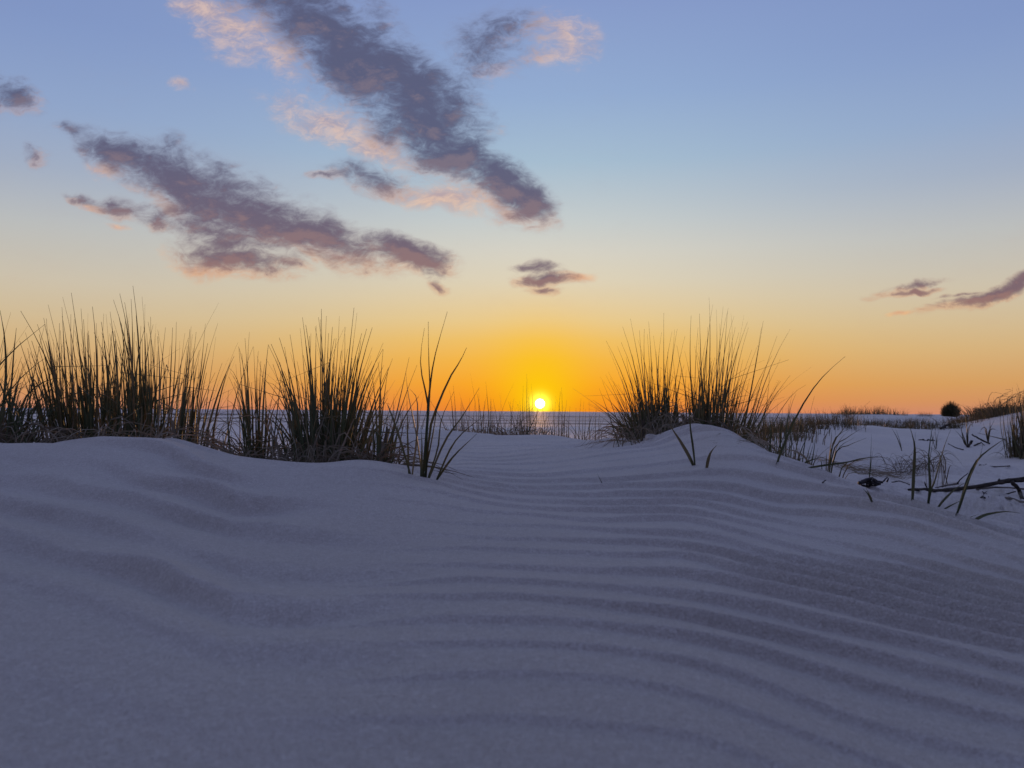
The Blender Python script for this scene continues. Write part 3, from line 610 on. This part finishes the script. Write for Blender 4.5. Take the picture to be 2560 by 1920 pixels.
px_tuft('low arching leaves sweeping sideways, beside the rusty-footed clump', (2087, 1188), [K3([(1370, 1390), (1500, 1260), (1750, 1120), (2130, 1050), (2212, 1060)]), K3([(1380, 1390), (1600, 1240), (1900, 1110), (2180, 1090)]), K3([(1380, 1390), (1600, 1380), (1900, 1365), (2212, 1370)]), K3([(1370, 1390), (1480, 1300), (1700, 1180), (2000, 1050)]), K3([(1380, 1395), (1560, 1330), (1760, 1220)])], w=.005, y=3.2)
px_tuft('long dark blade lying almost flat across the ridge ripples', (1996, 1178), [K3([(705, 1315), (900, 1255), (1200, 1205), (1600, 1150), (1900, 1070), (2180, 1045)]) + [.0065]], name='grass_shoot', cat='grass shoot')
px_tuft('kinked dark blade snapped over just above the ridge', (2007, 1164), [K3([(785, 1225), (810, 1170), (980, 1095), (1215, 1045)]) + [.006]], name='grass_shoot', cat='grass shoot')
px_tuft('thin upright pair of blades beside the seaweed heap', (2173, 1196), [Q1([(70, 1640), (90, 1400), (105, 1020)]) + [.006], Q1([(75, 1640), (100, 1420), (130, 1220)])], w=.0045)
# stalks on the near side of the ridge
px_tuft('tall straight blade stuck in the ridge, leftmost of the front stalks', (2281, 1260), [[(2281, 1260), (2284, 1190), (2287, 1135), (2285, 1104), (2274, 1065), .0075], [(2281, 1261), (2286, 1180), (2288, 1081), .005]])
px_tuft('forked front stalk with three long blades, second from the seaweed heap', (2319, 1270), [[(2319, 1270), (2325, 1227), (2325, 1190), (2322, 1144), (2327, 1095), (2331, 1066), .0065], [(2319, 1270), (2327, 1225), (2337, 1200), (2352, 1144), (2365, 1103), (2378, 1072), .0065], [(2320, 1270), (2326, 1210), (2323, 1160), (2336, 1080), .005]])
px_tuft('broad pale blade slanting in front of the driftwood branch', (2338, 1275), [[(2338, 1275), (2355, 1253), (2374, 1234), (2390, 1220), (2410, 1208), .008], [(2349, 1279), (2380, 1262), (2411, 1247), .004]])
px_tuft('leaning double stalk crossing the driftwood branch', (2388, 1291), [[(2388, 1291), (2403, 1245), (2420, 1201), (2442, 1157), (2452, 1135), (2457, 1110), .006], [(2389, 1291), (2408, 1240), (2425, 1185), (2440, 1155), (2460, 1133), (2495, 1108), (2524, 1089), .006], [(2389, 1291), (2406, 1235), (2418, 1195), (2440, 1150), .005]])
px_tuft('dark blade bowed over to the sand at the foot of the ridge', (2430, 1304), [[(2430, 1304), (2446, 1295), (2468, 1286), (2513, 1279), (2549, 1283), .007]], name='grass_shoot', cat='grass shoot')
px_tuft('short thin stem slanting from the ridge, before the bowed blade', (2408, 1299), [[(2408, 1299), (2428, 1292), (2448, 1285), .004]], name='grass_shoot', cat='grass shoot')
px_tuft('short forked blade leaning back on the ridge ripples, below the seaweed heap', (2185, 1265), [[(2185, 1265), (2172, 1238), (2158, 1222), .005], [(2185, 1265), (2175, 1240), (2165, 1220), .005]])
px_tuft('two broad green blades growing from the rippled dune face', (1735, 1164), [[(1735, 1165), (1722, 1138), (1700, 1100), (1683, 1075), (1672, 1052), .0115], [(1737, 1166), (1731, 1115), (1725, 1065), (1722, 985), .0095], [(1733, 1165), (1728, 1150), (1722, 1138), .005]], w=.009)
px_tuft('short curved green blade beside the pair on the dune face', (1766, 1170), [[(1766, 1171), (1770, 1150), (1777, 1130), (1791, 1114), .010]], name='grass_shoot', cat='grass shoot')
px_tuft('thin dark twig stuck slantwise in the smooth hollow', (1513, 1222), [[(1513, 1222), (1503, 1203), (1493, 1184), .004]], name='twig', cat='twig', mat=MDARKGRASS)

# tangle of dead leaves and the clumps on the sand behind the ridge
random.seed(14)
def arcs_thing(name, label, cat, base, n_, span, hgt, mat, w=(.002, .0038), y=None, lean=0.0, part='dead_leaves'):
    b0 = hit(*base); org = b0; root = thing(name, org, label, cat); V, Fc = [], []
    for _ in range(n_):
        x = b0.x + random.uniform(-.5, .5) * span; y_ = b0.y + random.gauss(0, .3) * span * .6; a = random.choice((0, math.pi)) + random.gauss(0, .7); L = random.uniform(.25, .8) * span
        x2 = x + math.cos(a) * L + lean * L; y2 = y_ + math.sin(a) * L * .6; B = Vector((x, y_, H(x, y_) - .004)); T = Vector((x2, y2, H(x2, y2) + random.choice((.002, .002, random.uniform(0, .5) * hgt))))
        C = B.lerp(T, random.uniform(.3, .6)) + Vector((random.gauss(0, .04), 0, hgt * random.uniform(.4, 2.0))); strip(V, Fc, bez(B, C, T, 9), random.uniform(*w), flat=True, tip=.5)
    build(part, V, Fc, mat, root, org, kind='stuff'); return root
arcs_thing('dead_grass_tangle', 'arched tangle of pale dead grass on the sand before the driftwood branch', 'dead grass', (2285, 1182), 90, .36, .13, MSTRAW)
arcs_thing('dead_grass_mat', 'flat mat of dead grass strands between the ridge and the seaweed heap', 'dead grass', (2170, 1186), 110, .50, .035, MSTRAW)
px_tuft('drooping dead stems arching behind the forked front stalk', (2350, 1178), [Q1([(1080, 1540), (1060, 1350), (980, 1240), (900, 1200)]), Q1([(1080, 1540), (1100, 1350), (1000, 1230)]), Q1([(1090, 1540), (1130, 1440), (1080, 1290), (1040, 1250)]), Q1([(1000, 1520), (1050, 1380), (930, 1230), (880, 1270)]), Q1([(860, 1540), (840, 1350), (800, 1260), (720, 1210)]), Q1([(1120, 1540), (1180, 1490), (1230, 1450)]), Q1([(950, 1540), (960, 1400), (1000, 1330), (1060, 1300)]), Q1([(1160, 1600), (1090, 1470), (1060, 1400)])], mat=MSTRAW, w=.0065, y=4.6)
px_tuft('two thin leaning stems on the smooth sand beyond the tangle', (2255, 1128), [Q1([(525, 1260), (460, 1080), (370, 920)]), Q1([(525, 1260), (490, 1110), (430, 930)])], w=.010, mat=MDARKGRASS)
px_tuft('thin branching stems with small side shoots beyond the forked stalk', (2341, 1124), [Q1([(990, 1240), (995, 1080), (980, 950)]), Q1([(990, 1240), (1010, 1080), (1050, 930)]), Q1([(1000, 1220), (1020, 1110), (1090, 1090)]), Q1([(985, 1240), (940, 1060), (920, 950)])], w=.009, mat=MDARKGRASS)
px_tuft('splayed bare stems with a wooden stub at their foot, under the dune hill', (2417, 1115), [Q1([(1420, 1190), (1340, 1060), (1240, 950)]), Q1([(1420, 1190), (1380, 1060), (1320, 900)]), Q1([(1425, 1190), (1420, 950), (1385, 690)]), Q1([(1425, 1190), (1440, 1000), (1500, 820)]), Q1([(1430, 1190), (1425, 1000), (1480, 870)]), Q1([(1420, 1190), (1370, 1100), (1330, 830)]), Q1([(1430, 1190), (1440, 1080), (1430, 930)])], w=.016, mat=MDARKGRASS)
px_tuft('drooping grass stems on the bare slope of the dune hill', (2470, 1107), [Q1([(1715, 1145), (1690, 1020), (1680, 940)]), Q1([(1715, 1145), (1740, 960), (1742, 820)]), Q1([(1710, 1145), (1690, 960), (1640, 940), (1590, 1020)]), Q1([(1720, 1145), (1740, 980), (1790, 955), (1850, 980)]), Q1([(1715, 1145), (1680, 1000), (1650, 870)]), Q1([(1720, 1145), (1725, 1000), (1800, 830)])], w=.015, mat=MDARKGRASS)
tuft('tall dense tuft with rust-brown foot, cut by the right edge', 7.2, (2538, 2600), Q1([(2110, 320), (2050, 380), (2140, 390), (2200, 390), (2090, 560), (2260, 350), (2330, 400), (2160, 480), (2400, 450), (2080, 640), (2230, 500), (2050, 700)]), 9, mat=MOLIVE, w=(.010, .016), depth=.15, frac=(.4, .95), spread=.05, th=120, thh=.25, stalks=0, mat2=MSTRAW, bundle=.04, seedv=15)

# driftwood, seaweed, twigs
MBARK, q, out = material('driftwood_bark')
ps = q.n.new('ShaderNodeNewGeometry').outputs['Position']; nn_ = q.noise(q.map(ps, scale=(30, 60, 60)), 1.0, 6, .65)
q.l.new(principled(q, q.mix(q.rng(nn_, .35, .7), (.022, .017, .014, 1), (.085, .066, .052, 1)), .85, .2, bump(q, nn_, 1.0, .006)), out.inputs[0])
MGREYWOOD, q, out = material('bleached_wood')
ps = q.n.new('ShaderNodeNewGeometry').outputs['Position']; nn_ = q.noise(q.map(ps, scale=(14, 80, 80)), 1.0, 6, .65)
q.l.new(principled(q, q.mix(q.rng(nn_, .35, .7), (.09, .075, .065, 1), (.24, .20, .17, 1)), .85, .2, bump(q, nn_, 1.0, .005)), out.inputs[0])
MWEED, q, out = material('dried_seaweed')
ps = q.n.new('ShaderNodeNewGeometry').outputs['Position']; nn_ = q.noise(ps, 60, 5, .65)
q.l.new(principled(q, q.mix(q.rng(nn_, .35, .7), (.010, .008, .009, 1), (.035, .026, .024, 1)), .6, .35, bump(q, nn_, .8, .006)), out.inputs[0])
def limb(root, org, name, path, r0_, r1_, y, mat=MBARK, n_=16, sides=9, rough=.14, lift=0.0, dy=0.0, snap=True):
    pts = catmull([P(px, row, (min(y, hit(px, row + 5).y) if snap else y) + dy * i / max(1, len(path) - 1)) for i, (px, row) in enumerate(path)], n_)
    pts = [p + Vector((random.gauss(0, .12), random.gauss(0, .12), random.gauss(0, .12))) * r0_ for p in pts]
    rad = [(r0_ + (r1_ - r0_) * i / (n_ - 1)) * random.uniform(.86, 1.14) for i in range(n_)]
    V, Fc = [], []; tube(V, Fc, pts, rad, sides, rough); return build(name, V, Fc, mat, root, org)
random.seed(16)
b0 = hit(2400, 1228); Yd = b0.y
root = thing('driftwood_branch', b0, 'dark crooked driftwood branch lying on the sand by the right edge', 'driftwood')
limb(root, b0, 'limb', [(2272, 1224), (2300, 1224), (2340, 1226), (2377, 1224), (2431, 1218), (2486, 1209), (2522, 1202), (2560, 1198), (2640, 1188), (2700, 1186)], .007, .0165, Yd, n_=34)
limb(root, b0, 'fork', [(2528, 1203), (2544, 1219), (2551, 1234), (2555, 1246)], .012, .0085, Yd - .02, n_=10)
limb(root, b0, 'branchlet', [(2338, 1220), (2362, 1214), (2396, 1209)], .004, .006, Yd + .05, MGREYWOOD, 9)
limb(root, b0, 'branchlet', [(2318, 1219), (2313, 1210), (2311, 1204)], .004, .002, Yd, n_=6, sides=6)
limb(root, b0, 'branchlet', [(2392, 1209), (2404, 1196), (2420, 1183)], .004, .002, Yd, n_=7, sides=6)
limb(root, b0, 'branchlet', [(2494, 1206), (2497, 1200), (2499, 1197)], .005, .003, Yd, n_=5, sides=6)
def stick(label, path, r, mat=MBARK, name='driftwood_stick', cat='stick', lift=.6, n_=9, extra=()):
    a = hit(*path[0]); b = hit(*path[-1]); root = thing(name, a, label, cat)
    ys = a.y if abs(a.y - b.y) > .6 else None
    for k_, pth in enumerate((path,) + tuple(extra)):
        pts = []
        for i, (px, row) in enumerate(pth):
            pts.append(P(px, row, min(a.y, hit(px, row + 1).y)))
        pts = catmull(pts, n_); V, Fc = [], []
        rr = r if k_ == 0 else r * .6
        tube(V, Fc, [p + Vector((random.gauss(0, .15) * rr, 0, random.gauss(0, .15) * rr + lift * rr)) for p in pts], [rr * random.uniform(.8, 1.15) * (1 - .3 * i / n_) for i in range(n_)], 7, .15); build('wood' if k_ == 0 else 'side_twig', V, Fc, mat, root, a)
    return root
stick('long pale stick lying behind the driftwood branch', [(2440, 1224), (2480, 1220), (2530, 1222), (2580, 1226)], .007, MGREYWOOD)
stick('thin dark root curving out of the sand before the seaweed mound', [(2229, 1207), (2245, 1204), (2260, 1207), (2274, 1213)], .0035)
stick('straight dark stick slanting on the sand below the driftwood branch', [(2498, 1241), (2515, 1237), (2539, 1230)], .004)
stick('knobbly wood wedge half buried below the driftwood branch', [(2514, 1246), (2526, 1248), (2545, 1253), (2570, 1259)], .007, MGREYWOOD)
stick('thin twiggy stick lying on the open sand above the driftwood branch', [(2448, 1164), (2465, 1167), (2490, 1168), (2525, 1166)], .006, extra=([(2449, 1162), (2458, 1165), (2466, 1161)], [(2450, 1167), (2458, 1164), (2465, 1165)]))
stick('slanting dark stick propped on the sand under the dune hill', [(2474, 1111), (2452, 1100), (2430, 1088)], .011)
stick('thick upright wooden stub beside the splayed bare stems', [(2419, 1119), (2426, 1111), (2430, 1104)], .017)
stick('short twig lying beside the wooden stub', [(2435, 1115), (2443, 1112), (2452, 1109)], .010, extra=([(2452, 1106), (2456, 1110), (2461, 1114)],))
stick('thin twig lying flat on the sand short of the splayed stems', [(2371, 1110), (2388, 1120), (2408, 1125)], .007)
stick('dark forked twig lying on the far sand by the low dunes', [(2353, 1074), (2362, 1068), (2375, 1063)], .022, extra=([(2357, 1068), (2362, 1070), (2366, 1072)],))
stick('tiny dark twig lying on the ridge ripples', [(2057, 1208), (2061, 1204), (2065, 1201)], .0016)
random.seed(17)
q0 = P(2178, 1214, 3.75); b0 = Vector((q0.x, 3.75, H(q0.x, 3.75))); root = thing('seaweed_heap', b0, 'black heap of dried seaweed behind the ridge, beside the dead grass mat', 'seaweed')
for pth, r in (([(2146, 1208), (2160, 1204), (2172, 1199), (2180, 1196), (2190, 1202), (2206, 1206)], .010), ([(2152, 1213), (2168, 1215), (2184, 1214), (2200, 1211)], .006), ([(2165, 1207), (2172, 1203), (2178, 1208), (2172, 1212)], .007), ([(2182, 1198), (2190, 1207), (2199, 1209), (2186, 1212)], .008), ([(2172, 1199), (2176, 1206), (2186, 1205)], .009)):
    limb(root, b0, 'frond', pth, r, r * .6, b0.y + random.uniform(-.03, .03), MWEED, 14, 7, .35, snap=False)
for _ in range(9):
    x = random.uniform(2160, 2194); yb = 1214 - random.uniform(0, 12); limb(root, b0, 'frond', [(x, yb), (x + random.uniform(3, 8), yb - random.uniform(-2, 4)), (x + random.uniform(8, 18), yb + random.uniform(-2, 4))], random.uniform(.004, .008), .003, b0.y + random.uniform(-.04, .04), MWEED, 8, 6, .35, snap=False)
for pth in ([(2208, 1204), (2214, 1197), (2219, 1193)], [(2217, 1205), (2220, 1199), (2221, 1195)]): limb(root, b0, 'twig', pth, .004, .0025, b0.y, MWEED, 6, 6, snap=False)
b0 = hit(2463, 1247); root = thing('seaweed_curl', b0, 'small curled black seaweed scrap below the driftwood branch', 'seaweed')
for pth, r in (([(2452, 1245), (2458, 1240), (2466, 1238), (2472, 1242), (2470, 1246), (2464, 1244)], .004), ([(2456, 1229), (2461, 1233), (2467, 1235)], .0025), ([(2458, 1235), (2463, 1231), (2467, 1229)], .0025), ([(2462, 1245), (2458, 1241), (2461, 1237)], .004)):
    limb(root, b0, 'frond', pth, r, r * .8, b0.y, MWEED, 10, 6, .3)
b0 = hit(2300, 1101); root = thing('seaweed_line', b0, 'small dark clump of washed-up seaweed on the sand beyond the tangle', 'seaweed')
for _ in range(7):
    x = random.uniform(2292, 2328); limb(root, b0, 'frond', [(x, 1102), (x + 4, 1100 + random.uniform(-2.5, 1)), (x + 9, 1102)], .009, .004, b0.y, MWEED, 7, 6, .4, snap=False)
# crust of sand broken from the crest
b0 = hit(1632, 1100); V, Fc = [], []
pts = [P(1616, 1102, b0.y), P(1622, 1096, b0.y), P(1636, 1095, b0.y), P(1650, 1099, b0.y)]
tube(V, Fc, catmull(pts, 8), [.004, .012, .015, .014, .013, .011, .007, .003], 7, .25); root = thing('sand_clod', b0, 'small broken clod of crusted sand on the dune crest', 'sand clod'); build('crust', V, Fc, MSAND, root, b0, smooth=False)

# grass far off on the dunes: a few kinds, many plants
random.seed(18)
def far_kind(n_, wd, hgt, w):
    V, Fc = [], []
    for _ in range(n_):
        x = random.gauss(0, .45) * wd; y = random.gauss(0, .3) * wd; L = hgt * random.uniform(.35, 1.0)
        T = Vector((x + random.gauss(.02, .16) * L + x * .3, y + random.gauss(0, .12) * L, L)); B = Vector((x, y, -.05)); strip(V, Fc, bez(B, Vector((x, y, L * .55)), T, 4), w * random.uniform(.7, 1.2), flat=True, tip=.3)
    me = bpy.data.meshes.new('blades'); me.from_pydata([tuple(v) for v in V], [], Fc); me.materials.append(MDARKGRASS); me.update(); return me
KM = [far_kind(70, .5, .36, .011), far_kind(45, .35, .30, .010), far_kind(90, .8, .26, .012), far_kind(26, .25, .34, .009)]
def far_tuft(px, y, k_, sc_, label, group):
    q0 = P(px, 1030, y); o = thing('far_grass_tuft', Vector((q0.x, y, H(q0.x, y))), label, 'grass tuft', group)
    o.scale = (sc_,) * 3; o.rotation_euler.z = random.uniform(0, 6.28); link('blades', KM[k_], o, kind='stuff'); return o
L1 = 'one of the low dark tufts banded along the edge of the low dunes'
for i in range(26):
    px = random.uniform(1925, 2130); far_tuft(px, random.uniform(9.6, 12.0), random.choice((0, 1, 3)), random.uniform(.4, .95), L1, 'low grass band on the low dunes')
L2 = 'one of the small scattered tufts on the flat sand beyond the smooth hollow'
for i in range(46):
    px = random.uniform(2120, 2430); far_tuft(px, random.uniform(11.5, 16.5), random.choice((1, 2, 3)), random.uniform(.35, .75), L2, 'scattered tufts on the flat sand')
L3 = 'one of the distant tufts against the sky on the farthest low dune'
for i in range(34):
    px = random.gauss(2120, 38) if i < 24 else random.uniform(2180, 2350); far_tuft(px, random.uniform(24, 29), random.choice((0, 1, 3)), random.uniform(.5, 1.2) if i < 24 else random.uniform(.3, .9), L3, 'distant tufts against the sky')
L4 = 'one of the grass tufts covering the top of the dune hill'
for i in range(40):
    px = random.uniform(2448, 2640); far_tuft(px, random.uniform(12.2, 16), random.choice((0, 2, 2)), random.uniform(.45, .85), L4, 'grass on the dune hill')
L5 = 'one of the dark tufts on the lower slope just beyond the falling ridge'
for i in range(18):
    px = random.uniform(1900, 2010); far_tuft(px, random.uniform(6.5, 9), random.choice((1, 2, 3)), random.uniform(.5, .8), L5, 'tufts on the slope behind the ridge')
def bush(label, px, y, rx, ry, rz, n_, w, flat_top=False, name='round_bush'):
    q0 = P(px, 1030, y); org = Vector((q0.x, y, H(q0.x, y))); root = thing(name, org, label, 'bush'); V, Fc = [], []
    for _ in range(n_):
        a = random.uniform(0, 2 * math.pi); ph_ = math.acos(random.uniform(-.15, 1)); k_ = random.uniform(.7, 1.08)
        dv = Vector((math.sin(ph_) * math.cos(a) * rx, math.sin(ph_) * math.sin(a) * ry, math.cos(ph_) * rz))
        if flat_top: dv = Vector((random.uniform(-1, 1) * rx, random.uniform(-1, 1) * ry, rz * random.uniform(.75, 1.0)))
        T = org + dv * k_ + Vector((0, 0, rz * .35)); B = org + Vector((dv.x * .25 if not flat_top else dv.x * .9, dv.y * .25, -.05)); strip(V, Fc, bez(B, B.lerp(T, .5) + Vector((0, 0, rz * .1)), T, 4), w, flat=True, tip=.3)
    build('foliage', V, Fc, MDARKGRASS, root, org, kind='stuff')
    for _ in range(5):
        V, Fc = [], []; tube(V, Fc, [org + Vector((random.gauss(0, .04), 0, -.05)), org + Vector((random.gauss(0, rx * .3), random.gauss(0, ry * .3), rz * .7))], [.02, .008], 6); build('stem', V, Fc, MBARK, root, org)
    return root
bush('round dark spiky bush alone on the horizon of the low dunes', 2377, 25, .31, .31, .40, 1100, .018)
bush('dark flat-topped bush on the crest of the dune hill', 2475, 19, .32, .25, .24, 900, .02, True, 'flat_bush')
# wiry shrub leaning over the hill
random.seed(19)
q0 = P(2540, 1030, 15); org = Vector((q0.x, 15, H(q0.x, 15))); root = thing('wiry_shrub', org, 'wiry curling shrub reaching above the dune hill by the right edge', 'shrub')
for i in range(46):
    x = random.uniform(-.45, .6); B = org + Vector((x, random.uniform(-.3, .3), 0)); L = random.uniform(.3, .62) * (1 + x * .25)
    pts = [B, B + Vector((-.06, 0, L * .4)), B + Vector((-.05 + random.gauss(0, .05), 0, L * .75)), B + Vector((.06 + random.gauss(0, .08), 0, L * .98)), B + Vector((.18 + random.gauss(0, .08), 0, L * random.uniform(.9, 1.02)))]
    V, Fc = [], []; tube(V, Fc, catmull(pts, 8), [.0055, .005, .0045, .004, .004, .0035, .003, .002], 3, 0, False); build('branch', V, Fc, MOLIVE, root, org)
